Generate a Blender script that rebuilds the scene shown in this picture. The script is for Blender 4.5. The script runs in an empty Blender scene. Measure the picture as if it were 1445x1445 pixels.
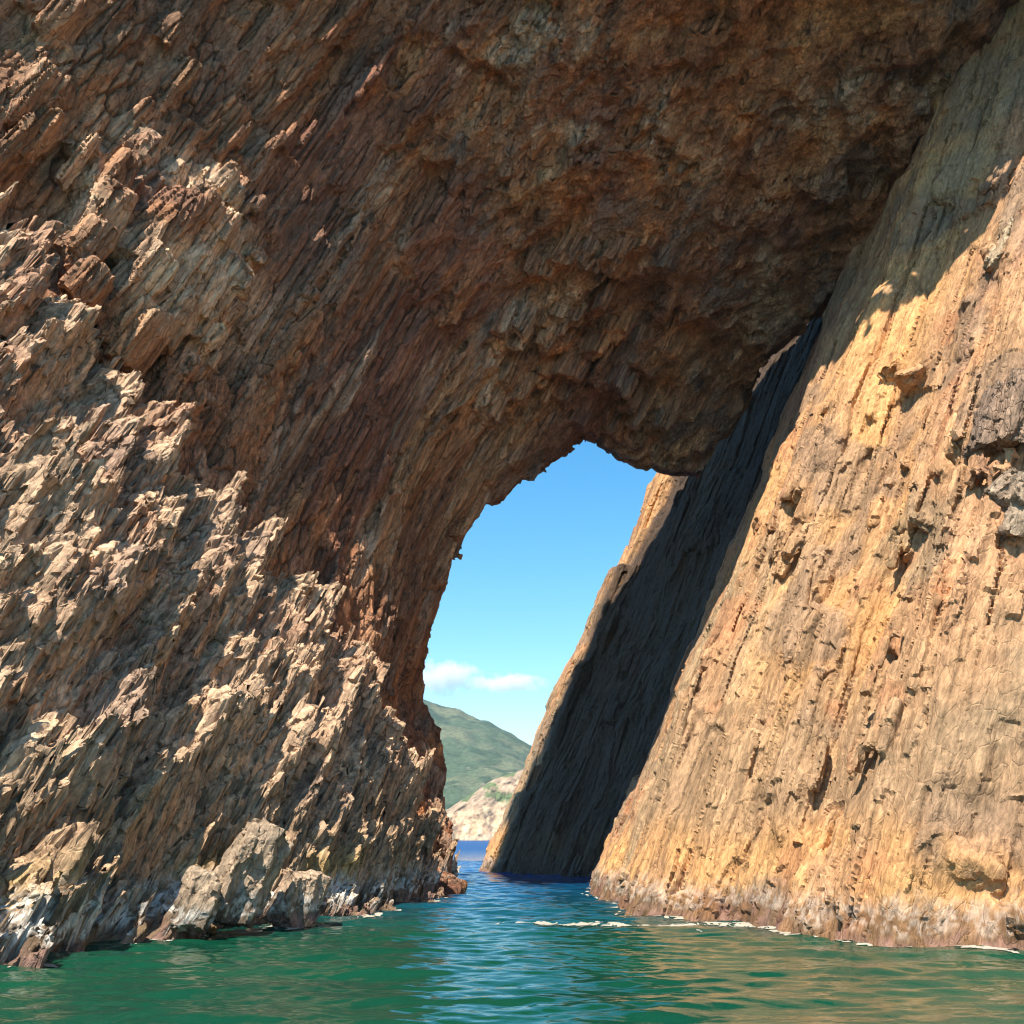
import bpy, bmesh, math, random
import numpy as np

C = bpy.context.scene.collection
scene = bpy.context.scene

# ------------------------------------------------------------------ camera, sky, sun, exposure
F_PX = 1387.0            # focal length in pixels of a 1445 px frame
CX = CY = 722.5
PITCH = math.atan((1181.0 - CY) / F_PX)
CAM = np.array([0.0, 0.0, 2.5])

cam_data = bpy.data.cameras.new("camera")
cam = bpy.data.objects.new("camera", cam_data)
C.objects.link(cam)
cam.location = CAM
cam.rotation_euler = (math.pi / 2 + PITCH, 0, 0)
cam_data.sensor_width = 36.0
cam_data.lens = 36.0 * F_PX / 1445.0
cam_data.clip_start = 0.1
cam_data.clip_end = 40000.0
scene.camera = cam

SUN = np.array([-0.20, -0.46, 0.865]); SUN /= np.linalg.norm(SUN)
SUN_EL = math.asin(SUN[2])
SUN_AZ = math.atan2(SUN[0], SUN[1])       # clockwise from +Y

world = bpy.data.worlds.new("World")
scene.world = world
world.use_nodes = True
wn = world.node_tree
wn.nodes.clear()
w_out = wn.nodes.new("ShaderNodeOutputWorld")
w_bg = wn.nodes.new("ShaderNodeBackground")
w_sky = wn.nodes.new("ShaderNodeTexSky")
w_sky.sky_type = 'NISHITA'
w_sky.sun_disc = False
w_sky.sun_elevation = SUN_EL
w_sky.sun_rotation = SUN_AZ
w_sky.air_density = 1.0
w_sky.dust_density = 0.3
w_sky.ozone_density = 1.0
w_bg.inputs["Strength"].default_value = 0.115
w_hs = wn.nodes.new("ShaderNodeHueSaturation")
w_hs.inputs["Value"].default_value = 1.08
w_hs.inputs["Saturation"].default_value = 1.42
w_hs.inputs["Hue"].default_value = 0.487
wn.links.new(w_sky.outputs[0], w_hs.inputs["Color"])
wn.links.new(w_hs.outputs[0], w_bg.inputs[0])
wn.links.new(w_bg.outputs[0], w_out.inputs[0])

sun_data = bpy.data.lights.new("sun", 'SUN')
sun_data.energy = 5.0
sun_data.angle = math.radians(0.5)
sun_data.color = (1.0, 0.93, 0.82)
sun = bpy.data.objects.new("sun", sun_data)
C.objects.link(sun)
from mathutils import Vector
sun.rotation_euler = Vector(SUN).to_track_quat('Z', 'Y').to_euler()
sun.location = (-20, -30, 70)

scene.view_settings.view_transform = 'Standard'
scene.view_settings.look = 'None'
scene.view_settings.exposure = 0.9
scene.view_settings.gamma = 1.0
scene.render.engine = 'CYCLES'
scene.cycles.max_bounces = 8
scene.cycles.diffuse_bounces = 5
scene.cycles.glossy_bounces = 4
scene.cycles.volume_bounces = 4
scene.cycles.use_denoising = True
scene.cycles.filter_width = 1.15

# ------------------------------------------------------------------ projection helpers
CP, SP = math.cos(PITCH), math.sin(PITCH)

def ray(px, py):
    X = (np.asarray(px, float) - CX) / F_PX
    Y = -(np.asarray(py, float) - CY) / F_PX
    return np.stack([X, CP - Y * SP, SP + Y * CP], -1)

def at_y(px, py, y):
    d = ray(px, py)
    return CAM + d * (np.asarray(y, float) / d[..., 1])[..., None]

def on_water(px, py, z=0.0):
    d = ray(px, py)
    return CAM + d * ((z - CAM[2]) / d[..., 2])[..., None]

def project(P):
    Q = P - CAM
    dep = Q[..., 1] * CP + Q[..., 2] * SP
    up = -Q[..., 1] * SP + Q[..., 2] * CP
    return CX + F_PX * Q[..., 0] / dep, CY - F_PX * up / dep

# ------------------------------------------------------------------ noise (numpy)
def _h(ix, iy, iz, seed):
    with np.errstate(over='ignore'):
        h = (ix.astype(np.uint32) * np.uint32(0x8da6b343)) ^ (iy.astype(np.uint32) * np.uint32(0xd8163841)) \
            ^ (iz.astype(np.uint32) * np.uint32(0xcb1ab31f)) ^ np.uint32((seed * 0x9E3779B1 + 0x7F4A7C15) & 0xFFFFFFFF)
        h ^= h >> np.uint32(16); h *= np.uint32(0x7feb352d)
        h ^= h >> np.uint32(15); h *= np.uint32(0x846ca68b)
        h ^= h >> np.uint32(16)
    return h

def hash01(ix, iy, iz, seed):
    return _h(ix, iy, iz, seed).astype(np.float32) * np.float32(1.0 / 4294967296.0)

def vnoise(P, seed=0):
    """value noise in -1..1; P is (n,3)"""
    P = np.asarray(P, np.float32)
    fl = np.floor(P); i = fl.astype(np.int64); f = P - fl
    f = f * f * f * (f * (f * 6 - 15) + 10)
    x, y, z = i[:, 0], i[:, 1], i[:, 2]
    r = 0
    for dx in (0, 1):
        wx = f[:, 0] if dx else 1 - f[:, 0]
        for dy in (0, 1):
            wy = f[:, 1] if dy else 1 - f[:, 1]
            for dz in (0, 1):
                wz = f[:, 2] if dz else 1 - f[:, 2]
                r = r + wx * wy * wz * hash01(x + dx, y + dy, z + dz, seed)
    return r * 2 - 1

def fbm(P, octaves=4, seed=0, gain=0.5):
    P = np.asarray(P, np.float32)
    a, s, t = 1.0, 0.0, 0.0
    for o in range(octaves):
        s = s + a * vnoise(P * (2.03 ** o) + 17.3 * o, seed + o)
        t += a; a *= gain
    return s / t

def sstep(a, b, x):
    t = np.clip((x - a) / (b - a), 0, 1)
    return t * t * (3 - 2 * t)

# rock frame: W runs along the tilted columns
AX_W = np.array([0.40, 0.12, 0.91]); AX_W /= np.linalg.norm(AX_W)
AX_U = np.cross(AX_W, [0, 1, 0]); AX_U /= np.linalg.norm(AX_U)
AX_V = np.cross(AX_W, AX_U)
ROT = np.stack([AX_U, AX_V, AX_W], 1).astype(np.float32)

def rockco(P):
    return (P.astype(np.float32) @ ROT)

def columns(R, size, length, seed, jitter=0.9):
    """broken-column pattern: R (n,3) rock coords.  Returns edge distance (0 at a joint),
    column hash, block hash, offsets in the cell (du,dv), position along the block 0..1"""
    u = R[:, 0] / size; v = R[:, 1] / size
    iu = np.floor(u).astype(np.int64); iv = np.floor(v).astype(np.int64)
    n = len(u)
    f1 = np.full(n, 9e9, np.float32); f2 = np.full(n, 9e9, np.float32)
    bu = np.zeros(n, np.int64); bv = np.zeros(n, np.int64)
    du = np.zeros(n, np.float32); dv = np.zeros(n, np.float32)
    z0 = np.zeros(n, np.int64)
    for a in (-1, 0, 1):
        for b in (-1, 0, 1):
            cu = iu + a; cv = iv + b
            pu = cu + 0.5 + jitter * (hash01(cu, cv, z0, seed) - 0.5)
            pv = cv + 0.5 + jitter * (hash01(cu, cv, z0, seed + 101) - 0.5)
            eu = u - pu; ev = v - pv
            d = eu * eu + ev * ev
            m = d < f1
            f2 = np.where(m, f1, np.minimum(f2, d))
            f1 = np.where(m, d, f1)
            bu = np.where(m, cu, bu); bv = np.where(m, cv, bv)
            du = np.where(m, eu, du); dv = np.where(m, ev, dv)
    edge = np.sqrt(f2) - np.sqrt(f1)
    hc = hash01(bu, bv, z0, seed + 7)
    tu = hash01(bu, bv, z0, seed + 8) - 0.5; tv = hash01(bu, bv, z0, seed + 9) - 0.5
    L = length * (0.6 + 0.9 * hash01(bu, bv, z0, seed + 10))
    ww = R[:, 2] / L + hc * 37.0 + (du * tu + dv * tv) * 1.2 * size / length
    k = np.floor(ww).astype(np.int64)
    hb = hash01(bu, bv, k, seed + 11)
    tb = (hash01(bu, bv, k, seed + 12) - 0.5) * du + (hash01(bu, bv, k, seed + 13) - 0.5) * dv
    fr = (ww - k).astype(np.float32)
    columns.ids = _h(bu, bv, k, seed + 14).astype(np.int64)
    return edge.astype(np.float32), hc, hb, tb.astype(np.float32), fr

def facet(P, Nn, blend, offset, tilt, seed, ids=None, split=True):
    """flatten every broken block to its own slightly tilted plane: angular, stepped rock"""
    ids = columns.ids if ids is None else ids
    if split:
        A = Nn @ ROT
        cls = np.argmax(np.abs(A), 1) * 2 + (np.take_along_axis(A, np.argmax(np.abs(A), 1)[:, None], 1)[:, 0] > 0)
        ids = ids * 8 + cls
    uid, inv = np.unique(ids, return_inverse=True)
    cnt = np.bincount(inv).astype(np.float32)
    cen = np.stack([np.bincount(inv, P[:, k]) for k in range(3)], 1) / cnt[:, None]
    nm = np.stack([np.bincount(inv, Nn[:, k]) for k in range(3)], 1)
    z = np.zeros_like(uid)
    nm /= np.linalg.norm(nm, axis=1)[:, None] + 1e-9
    rnd = np.stack([hash01(uid, z, z, seed + k) - 0.5 for k in range(3)], 1)
    nm = nm + 2 * tilt * rnd
    nm /= np.linalg.norm(nm, axis=1)[:, None] + 1e-9
    off = (hash01(uid, z, z, seed + 5) - 0.5) * 2
    facet.h = hash01(uid, z, z, seed + 6)[inv]
    nv = nm[inv]
    d = ((P - cen[inv]) * nv).sum(1)
    ok = (cnt[inv] > 5)
    b = blend if np.ndim(blend) == 0 else blend
    o = offset * off[inv]
    return (P + nv * ((-b * np.clip(d, -1.2, 1.2) + o) * ok)[:, None]).astype(np.float32)

# ------------------------------------------------------------------ mesh helpers
def mesh_np(name, verts, faces):
    me = bpy.data.meshes.new(name)
    verts = np.asarray(verts, np.float32)
    faces = np.asarray(faces, np.int32)
    k = faces.shape[1]
    me.vertices.add(len(verts)); me.vertices.foreach_set("co", verts.ravel())
    me.loops.add(faces.size); me.loops.foreach_set("vertex_index", faces.ravel())
    me.polygons.add(len(faces))
    me.polygons.foreach_set("loop_start", np.arange(0, faces.size, k, dtype=np.int32))
    me.polygons.foreach_set("loop_total", np.full(len(faces), k, np.int32))
    me.update(calc_edges=True)
    return me

def get_co(me):
    a = np.empty(len(me.vertices) * 3, np.float32); me.vertices.foreach_get("co", a)
    return a.reshape(-1, 3)

def get_no(me):
    a = np.empty(len(me.vertices) * 3, np.float32); me.vertex_normals.foreach_get("vector", a)
    return a.reshape(-1, 3)

def set_co(me, P):
    me.vertices.foreach_set("co", np.ascontiguousarray(P, np.float32).ravel()); me.update()

def voxel(me, size, name=None):
    o = bpy.data.objects.new("tmp", me); C.objects.link(o)
    m = o.modifiers.new("r", 'REMESH'); m.mode = 'VOXEL'; m.voxel_size = size; m.adaptivity = 0.0
    dg = bpy.context.evaluated_depsgraph_get(); dg.update()
    new = bpy.data.meshes.new_from_object(o.evaluated_get(dg))
    bpy.data.objects.remove(o); bpy.data.meshes.remove(me)
    new.name = name or "rock"
    return new

def relax(me, it=1, k=0.5):
    """knock the saw-teeth off block edges"""
    P = get_co(me); n = len(P)
    E = np.empty(len(me.edges) * 2, np.int32); me.edges.foreach_get("vertices", E); E = E.reshape(-1, 2)
    cnt = np.maximum(np.bincount(E.ravel(), minlength=n), 1).astype(np.float32)[:, None]
    for _ in range(it):
        S = np.stack([np.bincount(E[:, 0], P[E[:, 1], c], n) + np.bincount(E[:, 1], P[E[:, 0], c], n) for c in range(3)], 1)
        P = P + k * (S / cnt - P)
    set_co(me, P)

def drop_crumbs(me, share=0.02):
    """keep the main body: loose floating crumbs of the remesh go"""
    n = len(me.vertices)
    E = np.empty(len(me.edges) * 2, np.int32); me.edges.foreach_get("vertices", E); E = E.reshape(-1, 2)
    lab = np.arange(n, dtype=np.int64)
    for _ in range(200):
        m = np.minimum(lab[E[:, 0]], lab[E[:, 1]])
        new = lab.copy()
        np.minimum.at(new, E[:, 0], m); np.minimum.at(new, E[:, 1], m)
        np.minimum.at(new, lab[E[:, 0]], m); np.minimum.at(new, lab[E[:, 1]], m)
        new = new[new]; new = new[new]
        if np.array_equal(new, lab): break
        lab = new
    cnt = np.bincount(lab, minlength=n)
    keep = cnt[lab] > share * cnt.max()
    if keep.all(): return me
    F = np.empty(len(me.polygons) * 4, np.int32)
    if len(me.loops) != len(me.polygons) * 4: return me
    me.loops.foreach_get("vertex_index", F); F = F.reshape(-1, 4)
    F = F[keep[F[:, 0]]]; P = get_co(me)
    idx = np.cumsum(keep) - 1
    new = mesh_np(me.name, P[keep], idx[F])
    bpy.data.meshes.remove(me)
    return new

def closed_shell(front, back):
    """front, back: (n,m,3) grids with the same corners order -> closed mesh"""
    n, m, _ = front.shape
    loop = np.concatenate([front, back[:, ::-1]], 1)      # (n, 2m, 3)
    k = 2 * m
    V = loop.reshape(-1, 3)
    i, j = np.meshgrid(np.arange(n - 1), np.arange(k), indexing='ij')
    j2 = (j + 1) % k
    Fq = np.stack([i * k + j, i * k + j2, (i + 1) * k + j2, (i + 1) * k + j], -1).reshape(-1, 4)
    caps = []
    for r in (0, n - 1):
        for q in range(m - 1):
            f = [r * k + q, r * k + q + 1, r * k + (k - 2 - q), r * k + (k - 1 - q)]
            caps.append(f if r else f[::-1])
    me = mesh_np("shell", V, np.concatenate([Fq, np.array(caps)]))
    bm = bmesh.new(); bm.from_mesh(me); bmesh.ops.recalc_face_normals(bm, faces=bm.faces); bm.to_mesh(me); bm.free()
    return me

def resample(pts, n):
    pts = np.asarray(pts, float)
    s = np.concatenate([[0], np.cumsum(np.linalg.norm(np.diff(pts, axis=0), axis=1))])
    t = np.linspace(0, s[-1], n)
    return np.stack([np.interp(t, s, pts[:, c]) for c in range(pts.shape[1])], 1)

def smooth_line(pts, n, it=3):
    p = resample(pts, n)
    for _ in range(it):
        q = p.copy(); q[1:-1] = 0.25 * p[:-2] + 0.5 * p[1:-1] + 0.25 * p[2:]; p = q
    return p

def finish(me, name, mat, parent=None, albedo=None, smooth=True):
    P = get_co(me)
    R = rockco(P)
    a = me.attributes.new("rockco", 'FLOAT_VECTOR', 'POINT'); a.data.foreach_set("vector", R.ravel())
    if albedo is not None:
        c = np.ones((len(P), 4), np.float32); c[:, :3] = np.clip(albedo, 0.004, 0.9)
        a = me.attributes.new("albedo", 'FLOAT_COLOR', 'POINT'); a.data.foreach_set("color", c.ravel())
    me.polygons.foreach_set("use_smooth", np.full(len(me.polygons), smooth))
    if smooth: me.set_sharp_from_angle(angle=math.radians(28))
    me.materials.clear(); me.materials.append(mat)
    me.name = name
    o = bpy.data.objects.new(name, me); C.objects.link(o)
    if parent: o.parent = parent
    return o

def tag(o, label=None, cat=None, group=None, kind=None):
    if label: o["label"] = label
    if cat: o["category"] = cat
    if group: o["group"] = group
    if kind: o["kind"] = kind
    return o

def empty(name, loc):
    o = bpy.data.objects.new(name, None); C.objects.link(o); o.location = loc
    o.empty_display_size = 0.5
    return o

# ------------------------------------------------------------------ materials
def new_mat(name):
    m = bpy.data.materials.new(name); m.use_nodes = True
    nt = m.node_tree; nt.nodes.clear()
    out = nt.nodes.new("ShaderNodeOutputMaterial")
    return m, nt, out

def N(nt, kind, **kw):
    n = nt.nodes.new(kind)
    for k, v in kw.items():
        if k in n.inputs: n.inputs[k].default_value = v
        else: setattr(n, k, v)
    return n

def rock_material(name, bump=0.6, crack=1.0, spec=0.25, fib=(7.0, 7.0, 1.1), cell=0.16):
    m, nt, out = new_mat(name)
    L = nt.links.new
    alb = N(nt, "ShaderNodeAttribute", attribute_name="albedo")
    rc = N(nt, "ShaderNodeAttribute", attribute_name="rockco")
    def mapped(sx, sy, sz):
        mp = N(nt, "ShaderNodeMapping"); mp.inputs["Scale"].default_value = (sx, sy, sz)
        L(rc.outputs["Vector"], mp.inputs["Vector"]); return mp
    # long fibres along the columns
    m1 = mapped(*fib)
    n1 = N(nt, "ShaderNodeTexNoise"); n1.inputs["Scale"].default_value = 1.0; n1.inputs["Detail"].default_value = 8; n1.inputs["Roughness"].default_value = 0.68
    L(m1.outputs[0], n1.inputs["Vector"])
    # blocky fracture
    m2 = mapped(3.2, 3.2, 1.3)
    nz = N(nt, "ShaderNodeTexNoise"); nz.inputs["Scale"].default_value = 1.7; nz.inputs["Detail"].default_value = 3
    L(m2.outputs[0], nz.inputs["Vector"])
    ad = N(nt, "ShaderNodeVectorMath", operation='MULTIPLY_ADD'); ad.inputs[1].default_value = (0.45, 0.45, 0.45)
    L(nz.outputs["Color"], ad.inputs[0]); L(m2.outputs[0], ad.inputs[2])
    v1 = N(nt, "ShaderNodeTexVoronoi", feature='DISTANCE_TO_EDGE'); v1.inputs["Scale"].default_value = 1.0
    L(ad.outputs[0], v1.inputs["Vector"])
    v2 = N(nt, "ShaderNodeTexVoronoi", feature='F1'); v2.inputs["Scale"].default_value = 1.0
    L(ad.outputs[0], v2.inputs["Vector"])
    m3 = mapped(9.0, 9.0, 4.0)
    ad3 = N(nt, "ShaderNodeVectorMath", operation='MULTIPLY_ADD'); ad3.inputs[1].default_value = (0.8, 0.8, 0.8)
    L(nz.outputs["Color"], ad3.inputs[0]); L(m3.outputs[0], ad3.inputs[2])
    v3 = N(nt, "ShaderNodeTexVoronoi", feature='F1'); v3.inputs["Scale"].default_value = 1.0
    L(ad3.outputs[0], v3.inputs["Vector"])
    # crack lines
    cr = N(nt, "ShaderNodeMapRange"); cr.inputs["From Min"].default_value = 0.0; cr.inputs["From Max"].default_value = 0.05
    L(v1.outputs["Distance"], cr.inputs["Value"])
    cn = N(nt, "ShaderNodeTexNoise"); cn.inputs["Scale"].default_value = 0.8; cn.inputs["Detail"].default_value = 2; L(rc.outputs["Vector"], cn.inputs["Vector"])
    cmk = N(nt, "ShaderNodeMapRange"); cmk.inputs["From Min"].default_value = 0.48; cmk.inputs["From Max"].default_value = 0.62
    L(cn.outputs["Fac"], cmk.inputs["Value"])
    # height
    h1 = N(nt, "ShaderNodeMath", operation='MULTIPLY_ADD'); h1.inputs[1].default_value = 0.9
    L(n1.outputs["Fac"], h1.inputs[0])
    sep = N(nt, "ShaderNodeSeparateColor"); L(v2.outputs["Color"], sep.inputs[0])
    h2 = N(nt, "ShaderNodeMath", operation='MULTIPLY'); h2.inputs[1].default_value = 0.35
    L(sep.outputs[0], h2.inputs[0]); L(h2.outputs[0], h1.inputs[2])
    h3 = N(nt, "ShaderNodeMath", operation='MULTIPLY_ADD'); h3.inputs[1].default_value = 0.35 * crack
    L(cr.outputs[0], h3.inputs[0]); L(h1.outputs[0], h3.inputs[2])
    sep3 = N(nt, "ShaderNodeSeparateColor"); L(v3.outputs["Color"], sep3.inputs[0])
    h4 = N(nt, "ShaderNodeMath", operation='MULTIPLY_ADD'); h4.inputs[1].default_value = 0.25
    L(sep3.outputs[0], h4.inputs[0]); L(h3.outputs[0], h4.inputs[2])
    bp = N(nt, "ShaderNodeBump"); bp.inputs["Strength"].default_value = bump; bp.inputs["Distance"].default_value = 0.2
    L(h4.outputs[0], bp.inputs["Height"])
    # colour: albedo x fine mottling, dirt in the joints
    mr = N(nt, "ShaderNodeMapRange"); mr.inputs["From Min"].default_value = 0.3; mr.inputs["From Max"].default_value = 0.7
    mr.inputs["To Min"].default_value = 0.5; mr.inputs["To Max"].default_value = 1.42
    L(n1.outputs["Fac"], mr.inputs["Value"])
    mr2 = N(nt, "ShaderNodeMapRange"); mr2.inputs["To Min"].default_value = 1 - cell; mr2.inputs["To Max"].default_value = 1 + cell
    L(sep3.outputs[1], mr2.inputs["Value"])
    mul = N(nt, "ShaderNodeMath", operation='MULTIPLY'); L(mr.outputs[0], mul.inputs[0]); L(mr2.outputs[0], mul.inputs[1])
    cr2 = N(nt, "ShaderNodeMapRange"); cr2.inputs["From Max"].default_value = 0.035; cr2.inputs["To Min"].default_value = 1.0 - 0.5 * crack
    L(v1.outputs["Distance"], cr2.inputs["Value"])
    cm3 = N(nt, "ShaderNodeMix"); L(cmk.outputs[0], cm3.inputs[0]); cm3.inputs[2].default_value = 1.0; L(cr2.outputs[0], cm3.inputs[3])
    mul2 = N(nt, "ShaderNodeMath", operation='MULTIPLY'); L(mul.outputs[0], mul2.inputs[0]); L(cm3.outputs[0], mul2.inputs[1])
    vm = N(nt, "ShaderNodeVectorMath", operation='SCALE'); L(alb.outputs["Color"], vm.inputs[0]); L(mul2.outputs[0], vm.inputs["Scale"])
    bs = N(nt, "ShaderNodeBsdfPrincipled"); bs.inputs["Roughness"].default_value = 0.82
    bs.inputs["Specular IOR Level"].default_value = spec
    L(vm.outputs[0], bs.inputs["Base Color"]); L(bp.outputs[0], bs.inputs["Normal"])
    L(bs.outputs[0], out.inputs[0])
    return m

M_WALL = rock_material("wall_rock", 0.9, 0.9)
M_SPUR = rock_material("spur_rock", 0.7, 0.5, 0.25, (7.0, 7.0, 3.6))
M_SLAB = rock_material("slab_rock", 0.6, 0.5, 0.25, (9.0, 9.0, 2.6), 0.07)

def lerp(a, b, t):
    return a + (b - a) * t[:, None]

def col(*c):
    return np.array(c, np.float32)

# ------------------------------------------------------------------ shared: sea level bands on rock
def sea_bands(c, P, seed, white=1.0, pink=1.0, hi=1.0):
    z = P[:, 2] + 0.35 * fbm(P * 0.9, 3, seed) + 0.25 * fbm(P * 3.1, 2, seed + 5)
    n = fbm(P * 2.2, 3, seed + 9)
    n4 = fbm(P * 8.0, 2, seed + 12)
    wh = sstep(0.3, 0.5, z) * (1 - sstep(0.7 * hi, 1.7 * hi, z)) * sstep(-0.05, 0.2, n * .45 + n4 * .8 + 0.16) * white
    c = lerp(c, col(0.70, 0.65, 0.57), np.clip(wh * 0.9, 0, 1))
    wet = (1 - sstep(0.45, 1.2, z + 0.5 * n)) * 0.55
    c = c * (1 - wet * (1 - np.clip(wh, 0, 1)))[:, None]
    pk = (1 - sstep(0.15, 0.4, z)) * pink * sstep(-0.3, 0.2, n)
    c = lerp(c, col(0.34, 0.19, 0.16), np.clip(pk * 0.6, 0, 1))
    return c

def prism_bm(centre, axis, su, sv, length, seed, sides=6):
    """one angular broken column: uneven polygon swept along axis, ends cut askew"""
    rng = np.random.default_rng(seed)
    ax = np.asarray(axis, float); ax /= np.linalg.norm(ax)
    a = np.cross(ax, [0, 1, 0.2]); a /= np.linalg.norm(a); b = np.cross(ax, a)
    th = np.sort((np.arange(sides) + rng.uniform(-0.3, 0.3, sides)) * 2 * np.pi / sides)
    rr = rng.uniform(0.8, 1.12, sides)
    rings = []
    for h, sc in ((-0.5, 0.95), (0.0, 1.05), (0.38, 1.0), (0.5, 0.84)):
        t = rng.uniform(-0.35, 0.35, 2)
        ring = []
        for q in range(sides):
            x = math.cos(th[q]) * rr[q] * su * sc; y = math.sin(th[q]) * rr[q] * sv * sc
            ring.append(np.asarray(centre) + a * x + b * y + ax * (h * length + t[0] * x + t[1] * y))
        rings.append(ring)
    V = np.array(rings).reshape(-1, 3); F = []
    bm = bmesh.new(); vs = [bm.verts.new(v) for v in V]
    for r in range(len(rings) - 1):
        for q in range(sides):
            bm.faces.new([vs[r * sides + q], vs[r * sides + (q + 1) % sides], vs[(r + 1) * sides + (q + 1) % sides], vs[(r + 1) * sides + q]])
    bm.faces.new(vs[:sides][::-1]); bm.faces.new(vs[-sides:])
    bmesh.ops.recalc_face_normals(bm, faces=bm.faces)
    return bm

def px_prism(px, py, y, su, sv, length, seed, axis=None, sides=6):
    return (at_y(px, py, y), AX_W if axis is None else axis, su, sv, length, seed, sides)

def join_prisms(me, prisms):
    bm = bmesh.new(); bm.from_mesh(me)
    for p in prisms:
        b = prism_bm(*p); t = bpy.data.meshes.new("t"); b.to_mesh(t); b.free(); bm.from_mesh(t); bpy.data.meshes.remove(t)
    bm.to_mesh(me); bm.free(); me.update()
    return me

# ================================================================== RIGHT SLAB
SL_D = np.array([0.47, 0.13, 1.0])
_wl = lambda px, py: list(on_water(px, py)[:2])
slab_base = [[27, 6], [21, 12.5], _wl(1600, 1362), _wl(1445, 1341), _wl(1180, 1330), _wl(1050, 1301),
             _wl(880, 1287), _wl(842, 1254), [5.0, 57.0], [5.6, 62.0], _wl(822, 1237.5), _wl(760, 1234), _wl(677, 1230),
             [-2.2, 82], [-0.6, 87], [7, 95], [22, 104]]
sb = smooth_line(slab_base, 420, 3)
zz = np.linspace(-3, 53, 110)
SLAB = np.zeros((len(sb), len(zz), 3))
SLAB[:, :, 0] = sb[:, None, 0] + SL_D[0] * zz[None]
SLAB[:, :, 1] = sb[:, None, 1] + SL_D[1] * zz[None]
SLAB[:, :, 2] = zz[None]
_ts = np.gradient(sb, axis=0); _ts /= np.linalg.norm(_ts, axis=1)[:, None]
_t3 = np.concatenate([_ts, np.zeros((len(sb), 1))], 1)
SL_N = np.cross(_t3, SL_D / np.linalg.norm(SL_D)); SL_N /= np.linalg.norm(SL_N, axis=1)[:, None]
if SL_N[100, 0] > 0: SL_N = -SL_N
_spx, _spy = project(SLAB.reshape(-1, 3))
_sok = (SLAB.reshape(-1, 3)[:, 1] > 12) & (SLAB.reshape(-1, 3)[:, 1] < 84)

def slab_y(px, py):
    d = (_spx - px) ** 2 + (_spy - py) ** 2 + np.where(_sok, 0, 1e9)
    k = np.argmin(d)
    return SLAB.reshape(-1, 3)[k, 1]

slab_hollows = [(1262, 566, 0.7, 0.45, 0.8), (1420, 640, 1.3, 1.1, 1.1), (1430, 770, 0.9, 0.6, 1.0), (1300, 590, .5, .3, .5), (1385, 385, .5, .9, .7), (1352, 505, .4, .6, .5),
                (1112, 790, .9, 1.0, .6), (1150, 740, .5, .6, .4), (1235, 1160, .3, .5, .3), (1065, 880, .4, .5, .4), (1200, 845, .3, .3, .3)]

def slab_prisms():
    rng = np.random.default_rng(99); out = []
    def a(px, py, o, su, sv, ln, axis=None, sides=5):
        out.append(px_prism(px, py, float(slab_y(px, py)) + o, su, sv, ln, int(rng.integers(1e6)), axis, sides))
    a(1285, 535, -.05, .6, .7, 1.0, [0.9, 0, 0.35]); a(1262, 522, .05, .5, .5, .8, [0.9, 0, 0.4])
    a(1405, 360, 0, .55, .6, .8, [.9, 0, .3]); a(1370, 430, .05, .5, .5, .7, [.8, 0, .5])
    a(1120, 770, .05, .3, .4, 1.0, [.5, 0, .7]); a(1103, 800, .05, .3, .35, 1.0); a(1140, 752, .05, .3, .35, .8); a(1095, 770, .05, .25, .3, 1.4)
    a(1335, 1205, .05, .5, .3, 1.6, [.85, -.2, -.35]); a(1385, 1232, .05, .4, .3, 1.1, [.85, -.2, -.35])
    for q in range(70):
        px, py = rng.uniform(960, 1445), rng.uniform(300, 1080)
        if px < 1445 - (py - 170) * 0.40 or py < 420: continue
        a(px, py, rng.uniform(0.1, .25), rng.uniform(.12, .32), rng.uniform(.15, .35), rng.uniform(1.0, 3.2), AX_W + rng.normal(0, .05, 3))
    return out

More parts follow.
